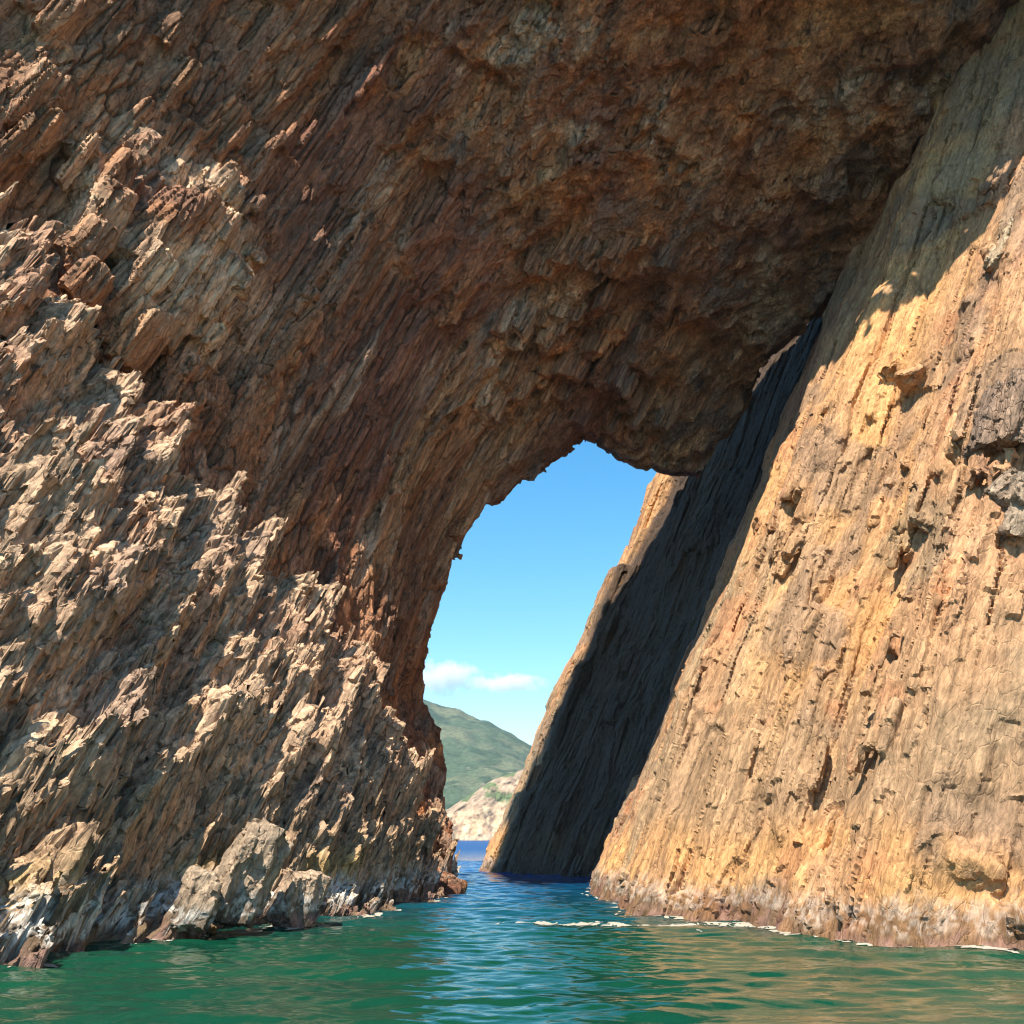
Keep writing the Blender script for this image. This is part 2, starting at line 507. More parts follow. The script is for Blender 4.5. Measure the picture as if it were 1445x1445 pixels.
def build_slab():
    off = np.array([8.0, 2.5, -1.0])
    me = closed_shell(SLAB, SLAB + off)
    me = voxel(me, 0.22)
    P = get_co(me); Nn = get_no(me); R = rockco(P)
    Rw = R.copy(); Rw[:, :2] += 0.5 * np.stack([fbm(R * [.25, .25, .1], 2, 3), fbm(R * [.25, .25, .1], 2, 4)], 1)
    e, hc, hb, tb, fr = columns(Rw, 2.8, 8.0, 11)
    D = 0.40 * (hb - 0.5) + 0.3 * tb + 0.75 * fbm(R * [.14, .14, .06], 3, 21)
    P2 = facet(P + Nn * D[:, None], Nn, 0.75, 0.30, 0.09, 15)
    set_co(me, P2)
    me = voxel(me, 0.12)
    P = get_co(me); Nn = get_no(me); R = rockco(P)
    Rw = R.copy(); Rw[:, :2] += 0.25 * np.stack([fbm(R * [.5, .5, .2], 2, 5), fbm(R * [.5, .5, .2], 2, 6)], 1)
    e, hc, hb, tb, fr = columns(Rw, 0.95, 3.4, 31)
    rough = sstep(-0.2, 0.35, fbm(P * 0.13 + 4.0, 3, 41))         # where the face is more broken
    rough = rough * (1 - 0.7 * sstep(22, 27, P[:, 2]))
    D = (0.05 + 0.26 * rough) * (hb - 0.5) + 0.10 * tb + 0.16 * fbm(P * 0.7, 3, 42)
    hole = (hb > 0.975) & (P[:, 2] > 4) & (rough > 0.5)
    D = D - np.where(hole, 0.45 * sstep(0.05, 0.25, e), 0)
    for (px, py, rx, rz, dep) in slab_hollows:
        q0 = at_y(px, py, slab_y(px, py)); dq = P - q0
        rr = np.sqrt((dq[:, 0] / rx) ** 2 + (dq[:, 1] / (rx * 1.6)) ** 2 + ((dq[:, 2] - 0.47 * 0) / rz) ** 2) + 0.25 * fbm(P * 0.9, 2, 44)
        D = D - dep * (1 - sstep(0.55, 0.8, rr))
    P2 = facet(P + Nn * D[:, None], Nn, 0.75, 0.04 + 0.12 * rough, 0.13, 35)
    set_co(me, P2)
    relax(me, 2)
    join_prisms(me, slab_prisms())
    me = drop_crumbs(voxel(me, 0.075))
    P = get_co(me); Nn = get_no(me); R = rockco(P)
    e, hc, hb2, tb2, fr = columns(R + 0.2 * fbm(R * [1.2, 1.2, .8], 3, 8)[:, None], 0.36, 1.1, 51)
    Rj = R + 0.35 * fbm(R * [.6, .6, .2], 3, 9)[:, None]
    ej, _, hj, _, _ = columns(Rj, 1.5, 9.0, 58)
    columns(R + 0.2 * fbm(R * [1.2, 1.2, .8], 3, 8)[:, None], 0.36, 1.1, 51)
    Rp = R + 0.2 * fbm(R * [.7, .7, .2], 3, 10)[:, None]
    ep, hp, hpb, _, _ = columns(Rp, 0.5, 7.0, 56)
    gr = (1 - sstep(0.04, 0.24, ep)) * sstep(0.45, 0.7, hp)
    columns(R + 0.2 * fbm(R * [1.2, 1.2, .8], 3, 8)[:, None], 0.36, 1.1, 51)
    near_sea = 1 - sstep(1.0, 5.0, P[:, 2])
    D = (0.02 + 0.10 * rough_at(P)) * (hb2 - 0.5) + 0.04 * tb2 + 0.07 * fbm(P * 2.2, 4, 61) \
        + near_sea * 0.16 * fbm(P * 1.4, 3, 62) + 0.10 * (hpb - 0.5)
    G = - 0.26 * (1 - sstep(0.02, 0.11, ej)) * sstep(0.35, 0.6, hj) - 0.10 * gr * sstep(-0.2, 0.3, fbm(P * 0.5, 2, 63))
    P2 = facet(P + Nn * D[:, None], Nn, 0.5, 0.012, 0.10, 55, split=False) + Nn * G[:, None]
    set_co(me, P2)
    # colour
    P = P2; R = rockco(P); n = len(P)
    st = fbm(R * [0.35, 0.35, 0.05], 4, 71); st2 = fbm(R * [1.6, 1.6, 0.18], 3, 72); pt = fbm(P * 0.16, 4, 73)
    c = np.tile(col(0.47, 0.295, 0.165), (n, 1))
    c = lerp(c, col(0.56, 0.335, 0.15), sstep(0.0, 0.5, st))              # ochre streaks
    c = lerp(c, col(0.40, 0.225, 0.15), sstep(0.05, 0.4, -st) * 0.85)      # pinkish brown
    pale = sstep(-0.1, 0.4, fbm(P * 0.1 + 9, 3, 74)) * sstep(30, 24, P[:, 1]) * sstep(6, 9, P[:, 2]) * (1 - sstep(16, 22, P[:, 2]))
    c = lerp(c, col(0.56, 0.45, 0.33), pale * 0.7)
    grey = np.maximum(sstep(0.2, 0.45, pt) * 0.6, sstep(-0.1, 0.2, st2 * .6 + st) * sstep(33, 42, P[:, 1]) * (1 - sstep(12, 18, P[:, 2])) * 0.8)
    c = lerp(c, col(0.30, 0.25, 0.17), grey)
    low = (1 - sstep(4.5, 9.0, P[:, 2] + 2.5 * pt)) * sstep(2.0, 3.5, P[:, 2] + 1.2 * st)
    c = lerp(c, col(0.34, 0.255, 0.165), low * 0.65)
    yel = (1 - sstep(2.2, 3.6, P[:, 2] + 1.0 * st)) * sstep(0.6, 1.2, P[:, 2]) * sstep(-0.25, 0.2, fbm(P * 0.35, 3, 75) + 0.1)
    c = lerp(c, col(0.58, 0.345, 0.15), yel * 0.8)
    pn = fbm(P * 0.45, 4, 76)
    c = lerp(c, col(0.50, 0.25, 0.13), sstep(0.1, 0.4, pn) * 0.55)
    c = lerp(c, col(0.26, 0.195, 0.14), sstep(0.18, 0.42, fbm(P * 0.3 + 5, 4, 77)) * 0.65)
    c *= ((1 + 0.18 * st2 + 0.2 * (hb2 - 0.5) + 0.25 * (hj - 0.5) + 0.15 * (hpb - 0.5)) * (1 - 0.35 * gr))[:, None]
    c = c * col(1.08, 0.94, 0.81)
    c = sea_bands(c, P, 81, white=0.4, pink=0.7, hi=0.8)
    c = np.where((P[:, 1] > 50)[:, None], lerp(c, col(0.050, 0.033, 0.022), sstep(56.5, 60, P[:, 1] - 0.13 * P[:, 2]) * 0.92 * (1 - sstep(77.2, 78.4, P[:, 1] - 0.13 * P[:, 2]))), c)  # the arch's shade painted into the far wall's colour, outer strip left pale
    return me, c

def rough_at(P):
    return sstep(-0.2, 0.35, fbm(P * 0.13 + 4.0, 3, 41))

# ================================================================== OVERHANGING WALL AND VAULT
crease_px = [(975, 672, 1), (1060, 500, 1), (1160, 400, 1), (1262, 272, 1), (1352, 152, 1), (1460, 5, 1), (1560, -115, 1), (1645, -210, 1), (1895, -480, 1)]
crease_max = [62.0, 57.5, 53.0, 48.3, 44.0, 42.0, 99, 99, 99]
crease = [(a + 22, b + 10, min(slab_y(a, b) + 2.5, k)) for (a, b, _), k in zip(crease_px, crease_max)]
inner = [(644, 1290), (641, 1240), (634, 1165), (622, 1050), (596, 985), (611, 880), (622, 830), (660, 745), (700, 702), (778, 668), (812, 628),
         (855, 645), (908, 664)] + [(a, b) for a, b, _ in crease]
outer = [(-700, 1600), (-700, 1400), (-700, 1150), (-700, 900), (-700, 700), (-700, 450), (-700, 200), (-700, 0), (-600, -230), (-100, -230),
         (200, -215), (400, -200), (560, -200), (700, -215), (850, -235), (1046, -268), (1200, -350), (1326, -448), (1450, -510), (1600, -550), (1760, -570), (1960, -575)]
ctrl = np.array([(-700, 1500, 19), (-700, 600, 19.5), (-700, -250, 18.5), (0, 340, 29.3), (0, 0, 28.2), (0, 700, 30.3), (0, 1400, 30), (300, 300, 36.6), (300, 800, 38.6),
                 (500, 400, 43.3), (500, 0, 38.6), (450, 900, 43.5), (450, 1290, 42), (650, 1290, 48.5), (640, 1165, 55), (622, 1050, 57), (596, 985, 57), (560, 1100, 48), (530, 900, 47.5),
                 (611, 880, 55), (660, 745, 54.5), (700, 702, 54.8), (778, 668, 56), (812, 628, 56.5), (855, 645, 58), (908, 664, 59.5), (700, 400, 47.5), (850, 500, 52),
                 (800, 200, 43), (800, 0, 38.8), (480, -200, 34.6), (1046, -268, 29.8), (1326, -448, 26.2), (1500, -520, 26.0), (900, -240, 31.6), (0, -250, 27.2),
                 (1100, 0, 39.2), (1100, 250, 46), (1050, 400, 51), (985, 560, 57.0)]
                + [(a, b, y) for a, b, y in crease], float)

def tps(ctrl, reg=1.5e-3):
    X = ctrl[:, :2] / 1000.0; n = len(X)
    def K(a, b):
        r2 = ((a[:, None] - b[None]) ** 2).sum(-1)
        return 0.5 * r2 * np.log(r2 + 1e-12)
    A = np.zeros((n + 3, n + 3)); A[:n, :n] = K(X, X) + reg * np.eye(n)
    A[:n, n] = 1; A[:n, n + 1:] = X; A[n, :n] = 1; A[n + 1:, :n] = X.T
    w = np.linalg.solve(A, np.concatenate([ctrl[:, 2], np.zeros(3)]))
    def f(px, py):
        sh = np.shape(px); Q = np.stack([np.ravel(px), np.ravel(py)], 1) / 1000.0
        return (K(Q, X) @ w[:n] + w[n] + Q @ w[n + 1:]).reshape(sh)
    return f

wall_y = tps(ctrl)

def back_plane(x):
    return 62.7 + 0.80 * np.clip(x, -30, 9.0)

def wall_prisms():
    rng = np.random.default_rng(77)
    out = []
    for (px, py, su, sv, ln) in ((222, 335, 1.0, 1.3, 4.6), (265, 330, 0.9, 1.3, 3.8), (150, 300, 0.7, 1.0, 2.6), (190, 400, 1.0, 1.3, 3.2), (260, 395, 0.9, 1.2, 3.0), (300, 350, 0.6, 0.9, 3.0),
                                 (130, 345, 0.6, 0.9, 1.8), (200, 480, 0.8, 1.2, 3.0), (120, 400, 0.7, 0.9, 1.8), (245, 450, 0.7, 1.0, 2.4), (300, 420, 0.6, 0.8, 2.2), (165, 250, 0.45, 0.7, 2.2)):
        out.append(px_prism(px, py, float(wall_y(px, py)) - 1.5, su, sv, ln, int(rng.integers(1e6)), AX_W + rng.normal(0, 0.07, 3)))
    for q in range(34):
        px, py = rng.uniform(90, 330), rng.uniform(245, 520)
        out.append(px_prism(px, py, float(wall_y(px, py)) - rng.uniform(0.6, 1.5), rng.uniform(.2, .45), rng.uniform(.3, .6), rng.uniform(.8, 2.0), int(rng.integers(1e6)), AX_W + rng.normal(0, 0.12, 3)))
    for (px, py, su, ln) in ((80, 30, .45, 2.4), (110, 15, .5, 3.0), (155, 20, .5, 3.4), (160, 70, .35, 2.4), (240, 45, .5, 1.8), (250, 115, .45, 2.8), (185, 175, .3, 3.0), (110, 225, .25, 2.6),
                             (325, 200, .22, 2.2), (345, 190, .2, 1.6), (385, 205, .2, 1.8), (410, 195, .25, 1.4), (435, 190, .2, 1.8), (460, 190, .14, 1.2), (330, 235, .16, 1.6), (300, 190, .2, 1.6),
                             (490, 25, .22, 4.6), (540, 85, .2, 4.0), (520, 115, .14, 2.6), (575, 75, .12, 2.2), (600, 20, .12, 1.8), (365, 290, .25, .9), (350, 290, .18, 1.2), (40, 130, .4, 3.2), (20, 210, .4, 2.6), (60, 190, .3, 2.4)):
        out.append(px_prism(px, py, float(wall_y(px, py)) - 0.3 - su * 0.3, su, su * 1.5, ln, int(rng.integers(1e6)), AX_W + rng.normal(0, 0.05, 3), 5))
    # broken column ends hanging from the vault
    for q in range(60):
        px, py = rng.uniform(700, 960), rng.uniform(330, 590)
        out.append(px_prism(px, py, float(wall_y(px, py)) + rng.uniform(-0.5, 0.2), rng.uniform(.3, .7), rng.uniform(.3, .7), rng.uniform(1.2, 3.2), int(rng.integers(1e6)), AX_W + rng.normal(0, 0.06, 3), 5))
    return out

def build_wall():
    n, m = 200, 90
    k = np.arange(len(inner)); t = np.linspace(0, len(inner) - 1, n)
    inn = np.array(inner, float); out = np.array(outer, float)
    I = np.stack([np.interp(t, k, inn[:, c]) for c in (0, 1)], 1)
    O = np.stack([np.interp(t, k, out[:, c]) for c in (0, 1)], 1)
    for _ in range(4):
        O[1:-1] = 0.25 * O[:-2] + 0.5 * O[1:-1] + 0.25 * O[2:]
    s = np.linspace(0, 1, m)
    G = I[:, None] * (1 - s)[None, :, None] + O[:, None] * s[None, :, None]
    Yf = np.clip(wall_y(G[..., 0], G[..., 1]), 15, 75)
    front = at_y(G[..., 0], G[..., 1], Yf)
    # back: beside the opening it stays hidden behind the front edge, elsewhere straight behind
    dirn = (O - I); dirn /= np.linalg.norm(dirn, axis=1)[:, None]
    Gb = G + dirn[:, None] * 45.0
    Yb = np.maximum(back_plane(front[..., 0]), Yf + 3.0)
    b1 = at_y(Gb[..., 0], Gb[..., 1], Yb)
    b2 = front.copy(); b2[..., 1] = Yb
    b2[..., 2] += 6.0 * sstep(0.75, 1.0, s)[None, :]
    q = sstep(0.1, 0.6, s)[None, :, None]
    back = b1 * (1 - q) + b2 * q
    me = closed_shell(front, back)
    me = voxel(me, 0.25)
    # large blocks
    P = get_co(me); Nn = get_no(me); R = rockco(P)
    Rw = R.copy(); Rw[:, :2] += 0.9 * np.stack([fbm(R * [.15, .15, .08], 2, 103), fbm(R * [.15, .15, .08], 2, 104)], 1)
    e, hc, hb, tb, fr = columns(Rw, 2.4, 12.0, 111)
    left = sstep(-7, -15, P[:, 0]); roof = sstep(0.2, 0.75, -Nn[:, 2])
    D = (0.40 + 0.35 * left + 0.4 * roof) * (hb - 0.5) + 0.3 * tb + 0.5 * fbm(P * 0.12, 3, 121)
    # large sunlit boss of rock low on the left of the wall
    bp = at_y(245, 350, 35.0)
    dd = (P - bp); rr = np.sqrt((dd[:, 0] / 3.2) ** 2 + (dd[:, 1] / 4.5) ** 2 + (dd[:, 2] / 4.6) ** 2)
    D = D + 2.0 * (1 - sstep(0.45, 1.0, rr))
    set_co(me, facet(P + Nn * D[:, None], Nn, 0.8, 0.16 + 0.25 * left + 0.15 * roof, 0.10, 115))
    me = voxel(me, 0.14)
    P = get_co(me); Nn = get_no(me); R = rockco(P)
    Rw = R.copy(); Rw[:, :2] += 0.3 * np.stack([fbm(R * [.5, .5, .2], 2, 105), fbm(R * [.5, .5, .2], 2, 106)], 1)
    e, hc, hb, tb, fr = columns(Rw, 1.25, 16.0, 128)
    Dl = 0.46 * (hb - 0.5) - 0.38 * (1 - sstep(0.02, 0.10, e)) * sstep(0.4, 0.6, hc)
    roof = sstep(0.25, 0.7, -Nn[:, 2]); left = sstep(-6, -14, P[:, 0])
    e, hc, hb_, tb_, fr = columns(Rw, 1.7, 4.0, 138); ids_ = columns.ids
    e, hc, hb, tb, fr = columns(Rw, 0.85, 5.0, 131)
    big = roof > 0.35
    hb = np.where(big, hb_, hb); tb = np.where(big, tb_, tb); columns.ids = np.where(big, ids_, columns.ids)
    rg = sstep(-0.05, 0.4, fbm(P * 0.17, 3, 136))
    D = Dl + (0.10 + 0.25 * rg + 0.4 * roof) * (hb - 0.5) + 0.15 * tb
    bossm = 1 - sstep(0.7, 1.3, np.sqrt((((P - bp) / [3.6, 5, 5.0]) ** 2).sum(1)))
    D = D + bossm * 0.5 * (hb - 0.5)
    set_co(me, facet(P + Nn * D[:, None], Nn, 0.85, 0.05 + 0.10 * rg + 0.3 * roof, 0.14, 135))
    relax(me, 2)
    join_prisms(me, wall_prisms())
    me = drop_crumbs(voxel(me, 0.085))
    P = get_co(me); Nn = get_no(me); R = rockco(P)
    Rp = R + 0.18 * fbm(R * [.7, .7, .12], 3, 107)[:, None]
    ep, hp, hpb, _, _ = columns(Rp, 0.42, 9.0, 145)
    gr = (1 - sstep(0.05, 0.28, ep)) * sstep(0.35, 0.6, hp) * (1 - 0.85 * sstep(0.2, 0.5, -Nn[:, 2]))
    e, hc, hb2, tb2, fr = columns(R + 0.15 * fbm(R * [1., 1., .4], 2, 108)[:, None], 0.28, 1.6, 151)
    roof = sstep(0.25, 0.7, -Nn[:, 2])
    D = (0.07 + 0.03 * roof) * (hb2 - 0.5) + 0.05 * tb2 + 0.03 * fbm(P * 2.2, 3, 161) + 0.15 * (hpb - 0.5)
    P2 = facet(P + Nn * D[:, None], Nn, 0.7, 0.03, 0.12, 155) - Nn * (0.16 * gr)[:, None]
    set_co(me, P2)
    P = P2; R = rockco(P); n = len(P)
    st = fbm(R * [0.3, 0.3, 0.035], 4, 171); st2 = fbm(R * [1.5, 1.5, 0.14], 4, 172); st3 = fbm(R * [0.75, 0.75, 0.08], 3, 173); pt = fbm(P * 0.22, 4, 174)
    c = np.tile(col(0.33, 0.178, 0.098), (n, 1))
    c = lerp(c, col(0.235, 0.118, 0.080), sstep(0.0, 0.45, st) * 0.9)            # red brown
    c = lerp(c, col(0.46, 0.29, 0.16), sstep(0.08, 0.45, -st) * 0.9)             # ochre
    c = lerp(c, col(0.44, 0.205, 0.085), sstep(0.15, 0.45, st3) * 0.8)             # rust
    c = lerp(c, col(0.20, 0.17, 0.15), sstep(0.2, 0.5, -st3) * 0.7)             # grey seams
    c = lerp(c, col(0.52, 0.42, 0.31), sstep(0.25, 0.5, fbm(R * [.6, .6, .12], 3, 175)) * 0.6)
    c = lerp(c, col(0.15, 0.085, 0.06), sstep(0.15, 0.5, pt) * 0.5)
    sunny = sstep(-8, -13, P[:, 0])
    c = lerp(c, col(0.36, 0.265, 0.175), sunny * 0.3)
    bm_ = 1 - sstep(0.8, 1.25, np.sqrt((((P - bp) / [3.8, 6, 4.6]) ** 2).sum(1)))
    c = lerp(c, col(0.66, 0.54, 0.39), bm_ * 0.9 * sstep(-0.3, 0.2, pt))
    c *= (0.92 * (1 + 0.35 * st2 + 0.4 * (hb2 - 0.5) + 0.5 * (hpb - 0.5)) * (1 - 0.45 * gr))[:, None]
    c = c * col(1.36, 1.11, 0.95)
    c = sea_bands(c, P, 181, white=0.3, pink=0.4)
    return me, c

# ================================================================== LEFT SPUR
def build_spur():
    wl = [(-620, 1500), (-300, 1420), (0, 1354), (130, 1341), (330, 1306), (480, 1289), (580, 1268), (606, 1258), (628, 1254)]
    base = np.array([on_water(a, b) for a, b in wl])
    cr = [(-700, -60, 20), (-350, 130, 24.5), (-20, 290, 27.2), (60, 420, 28.8), (150, 555, 31.0), (215, 600, 32.4), (250, 665, 33.4), (320, 740, 34.8), (440, 868, 38), (530, 985, 41.0),
          (560, 1080, 43), (600, 1165, 45.2), (616, 1225, 46.5)]
    crest = np.array([at_y(a, b, y) for a, b, y in cr])
    n, m = 200, 70
    B = smooth_line(base, n, 3); T = smooth_line(crest, n, 2)
    s = np.linspace(0, 1, m)
    Fg = B[:, None] * (1 - s)[None, :, None] + T[:, None] * s[None, :, None]
    # belly of the slope: slightly convex, then a foot
    H = (T - B)[:, 2]
    bul = np.sin(np.pi * s)[None] * 0.02 * H[:, None] 
    nrm = np.array([0.62, -0.62, 0.45]); nrm /= np.linalg.norm(nrm)
    Fg = Fg + bul[..., None] * nrm
    foot = Fg[:, :1] + np.array([0.9, -0.9, -3.0])
    rear1 = T[:, None] + np.array([-1.2, 2.2, -0.2]); rear2 = T[:, None] + np.array([-3.0, 6.0, -4.0])
    front = np.concatenate([foot, Fg, rear1, rear2], 1)
    back = front.copy()
    back[:, :, 2] = -4.0
    q = np.linspace(0, 1, front.shape[1])[None, :, None]
    a = foot + np.array([0, 0, -1.5]); b = rear2.copy(); b[:, :, 2] = -4.5
    back = a * (1 - q) + b * q
    me = closed_shell(front, back)
    me = voxel(me, 0.2)
    P = get_co(me); R = rockco(P); Nn = get_no(me)
    TN = np.array([0.02, -0.68, 0.73], np.float32); TN /= np.linalg.norm(TN)
    def step(P, R, Nn, size, S, seed, coh, jit, k, extra):
        Rw = R.copy(); Rw[:, :2] += 0.3 * size * np.stack([fbm(R / size * .7, 2, seed + 1), fbm(R / size * .7, 2, seed + 2)], 1)
        e, hc, hb, tb, fr = columns(Rw, size, S * 3, seed)
        o = coh * fbm(np.stack([R[:, 0] * .22, R[:, 1] * .22, 0 * R[:, 0]], 1), 3, seed + 3) + jit * S * hc
        h0 = P @ TN
        w = h0 + o
        tgt = (np.floor(w / S) + 0.5) * S - o
        d = (tgt - h0) / 0.60 * k + extra * (hc - 0.5) + tb * size * 0.5
        wgt = sstep(0.0, 0.35, np.abs(Nn @ AX_W.astype(np.float32)))
        return d * wgt, e, hb, tb
    d, e, hb, tb = step(P, R, Nn, 1.5, 2.4, 201, 3.0, 0.4, 0.95, 0.9)
    crest_keep = 1.0
    P2 = P + AX_W * d[:, None] + Nn * (0.6 * fbm(P * 0.25, 3, 209))[:, None]
    P2 = facet(P2, Nn, 0.35, 0.15, 0.12, 210)
    set_co(me, P2)
    me = voxel(me, 0.11)
    P = get_co(me); R = rockco(P); Nn = get_no(me)
    d, e, hb, tb = step(P, R, Nn, 0.75, 1.25, 221, 0.6, 1.0, 0.95, 0.6)
    P2 = P + AX_W * d[:, None] + Nn * (0.12 * (hb - 0.5) + 0.1 * fbm(P * 0.9, 2, 222))[:, None]
    P2 = facet(P2, Nn, 0.7, 0.10, 0.2, 226)
    set_co(me, P2)
    relax(me, 1)
    me = drop_crumbs(voxel(me, 0.05))
    P = get_co(me); R = rockco(P); Nn = get_no(me)
    d, e, hb, tb = step(P, R, Nn, 0.36, 0.55, 228, 0.2, 1.0, 0.85, 0.15)
    P = (P + AX_W * d[:, None]).astype(np.float32); R = rockco(P)
    e, hc, hb2, tb2, fr = columns(R + 0.1 * fbm(R * 1.5, 2, 230)[:, None], 0.36, 0.55, 231)
    gr = 1 - sstep(0.02, 0.30, e)
    D = 0.17 * (hb2 - 0.5) + 0.08 * tb2 + 0.07 * fbm(P * 3.0, 3, 241) - 0.08 * gr
    P2 = facet(P + Nn * D[:, None], Nn, 0.65, 0.03, 0.18, 236)
    set_co(me, P2)
    P = P2; R = rockco(P); n = len(P)
    st = fbm(R * [0.5, 0.5, 0.12], 4, 251); st2 = fbm(R * [1.6, 1.6, 0.9], 3, 252); pt = fbm(P * 0.3, 4, 253)
    c = np.tile(col(0.56, 0.41, 0.275), (n, 1))
    c = lerp(c, col(0.46, 0.285, 0.185), sstep(0.0, 0.5, st) * 0.9)
    c = lerp(c, col(0.62, 0.48, 0.33), sstep(0.0, 0.5, -st) * 0.7)
    c = lerp(c, col(0.34, 0.25, 0.19), sstep(0.1, 0.45, pt) * 0.7)
    low = 1 - sstep(3.0, 5.5, P[:, 2] + 1.5 * pt)
    c = lerp(c, col(0.38, 0.275, 0.17), low * 0.75)
    yel = (1 - sstep(1.6, 2.8, P[:, 2] + pt)) * sstep(-0.1, 0.3, fbm(P * 0.5, 3, 254)) * sstep(-4, -6, P[:, 0])
    c = lerp(c, col(0.50, 0.36, 0.14), yel * 0.8)
    c *= ((1 + 0.25 * st2 + 0.35 * (hb2 - 0.5)) * (1 - 0.35 * gr))[:, None]
    c = c * col(1.08, 0.96, 0.88)
    c = sea_bands(c, P, 261, white=1.0, pink=1.0)
    return me, c

arch = empty("sea_arch", (-2.0, 52.0, 0.0))
tag(arch, "towering red brown sea arch of slanted columnar rock spanning the narrow channel", "sea arch")
def add_part(o, label=None):
    o.parent = arch; o.matrix_parent_inverse = arch.matrix_world.inverted() if False else o.matrix_parent_inverse
    for ax in range(3): pass
    o.location = (-arch.location[0], -arch.location[1], -arch.location[2])
    if label: o["label"] = label

me, c = build_wall()
add_part(finish(me, "overhanging_vault", M_WALL, None, c), "shaded red brown overhanging wall and vault")
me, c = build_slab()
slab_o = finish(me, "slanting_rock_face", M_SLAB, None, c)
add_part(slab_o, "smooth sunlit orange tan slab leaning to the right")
me, c = build_spur()
spur_o = finish(me, "jagged_spur", M_SPUR, None, c)
add_part(spur_o, "sunlit spur of broken tan columns")

# ================================================================== WATER
def wave_field(seed=5, n=52):
    rng = np.random.default_rng(seed)
    lam = np.exp(rng.uniform(math.log(0.38), math.log(4.5), n))
    ang = rng.normal(-math.pi / 2 + 0.2, 0.42, n)
    amp = 0.0052 * lam ** 0.88 * rng.uniform(0.6, 1.2, n)
    return lam, ang, amp, rng.uniform(0, 2 * math.pi, n)
W_LAM, W_ANG, W_AMP, W_PH = wave_field()

def wave_z(X, Y, spacing):
    Z = np.zeros_like(X)
    for l, a, A, p in zip(W_LAM, W_ANG, W_AMP, W_PH):
        k = 2 * math.pi / l
        fade = 1 - sstep(0.25, 0.5, spacing / l)
        s = np.sin(k * (X * math.cos(a) + Y * math.sin(a)) + p)
        Z += A * fade * (s + 0.25 * (1 - 2 * np.abs(s)) )
    return Z

def build_water():
    xd = np.arange(-26, 26.01, 0.065)
    g = np.geomspace(0.1, 12000, 46)
    xs = np.concatenate([(-26 - g)[::-1], xd, 26 + g])
    yd = [9.0]
    while yd[-1] < 110: yd.append(yd[-1] + max(0.05, 0.0022 * yd[-1]))
    yd = np.array(yd)
    ys = np.concatenate([(9 - np.geomspace(0.1, 12000, 40))[::-1], yd, yd[-1] + np.geomspace(0.3, 14000, 60)])
    X, Y = np.meshgrid(xs, ys, indexing='ij')
    sx = np.gradient(xs)[:, None] + 0 * X; sy = np.gradient(ys)[None] + 0 * X
    Z = wave_z(X, Y, np.maximum(sx, sy))
    n, m = X.shape
    V = np.stack([X, Y, Z], -1).reshape(-1, 3)
    i, j = np.meshgrid(np.arange(n - 1), np.arange(m - 1), indexing='ij')
    Fq = np.stack([i * m + j, (i + 1) * m + j, (i + 1) * m + j + 1, i * m + j + 1], -1).reshape(-1, 4)
    return mesh_np("water", V, Fq)

mw, nt, out = new_mat("sea_water"); L = nt.links.new
geo = N(nt, "ShaderNodeNewGeometry")
sepp = N(nt, "ShaderNodeSeparateXYZ"); L(geo.outputs["Position"], sepp.inputs[0])
dp = N(nt, "ShaderNodeMapRange"); dp.inputs["From Min"].default_value = 28; dp.inputs["From Max"].default_value = 75
L(sepp.outputs[1], dp.inputs["Value"])
nzw = N(nt, "ShaderNodeTexNoise"); nzw.inputs["Scale"].default_value = 0.12; nzw.inputs["Detail"].default_value = 3
L(geo.outputs["Position"], nzw.inputs["Vector"])
gmix = N(nt, "ShaderNodeMix", data_type='RGBA'); gmix.inputs[6].default_value = (0.0012, 0.026, 0.020, 1); gmix.inputs[7].default_value = (0.005, 0.070, 0.032, 1)
L(nzw.outputs["Fac"], gmix.inputs[0])
cmix = N(nt, "ShaderNodeMix", data_type='RGBA'); cmix.inputs[7].default_value = (0.002, 0.045, 0.17, 1)
L(dp.outputs[0], cmix.inputs[0]); L(gmix.outputs[2], cmix.inputs[6])
bs = N(nt, "ShaderNodeBsdfPrincipled"); bs.inputs["Roughness"].default_value = 0.012; bs.inputs["IOR"].default_value = 1.333
L(cmix.outputs[2], bs.inputs["Base Color"])
mpw = N(nt, "ShaderNodeMapping"); mpw.inputs["Scale"].default_value = (1.0, 2.2, 1.0); L(geo.outputs["Position"], mpw.inputs["Vector"])
nb = N(nt, "ShaderNodeTexNoise"); nb.inputs["Scale"].default_value = 4.5; nb.inputs["Detail"].default_value = 3; nb.inputs["Roughness"].default_value = 0.5
L(mpw.outputs[0], nb.inputs["Vector"])
bpw = N(nt, "ShaderNodeBump"); bpw.inputs["Strength"].default_value = 0.06; bpw.inputs["Distance"].default_value = 0.12
L(nb.outputs["Fac"], bpw.inputs["Height"]); L(bpw.outputs[0], bs.inputs["Normal"])
rgh = N(nt, "ShaderNodeMapRange"); rgh.inputs["From Min"].default_value = 75; rgh.inputs["From Max"].default_value = 220
rgh.inputs["To Min"].default_value = 0.012; rgh.inputs["To Max"].default_value = 0.34; L(sepp.outputs[1], rgh.inputs["Value"]); L(rgh.outputs[0], bs.inputs["Roughness"])
far = N(nt, "ShaderNodeTexNoise"); far.inputs["Scale"].default_value = 0.4; far.inputs["Detail"].default_value = 4; L(mpw.outputs[0], far.inputs["Vector"])
fst = N(nt, "ShaderNodeMapRange"); fst.inputs["From Min"].default_value = 70; fst.inputs["From Max"].default_value = 180; fst.inputs["To Max"].default_value = 0.7; L(sepp.outputs[1], fst.inputs["Value"])
bpf = N(nt, "ShaderNodeBump"); bpf.inputs["Distance"].default_value = 0.9; L(fst.outputs[0], bpf.inputs["Strength"]); L(far.outputs["Fac"], bpf.inputs["Height"])
L(bpf.outputs[0], bpw.inputs["Normal"])
L(bs.outputs[0], out.inputs[0])
wme = build_water()
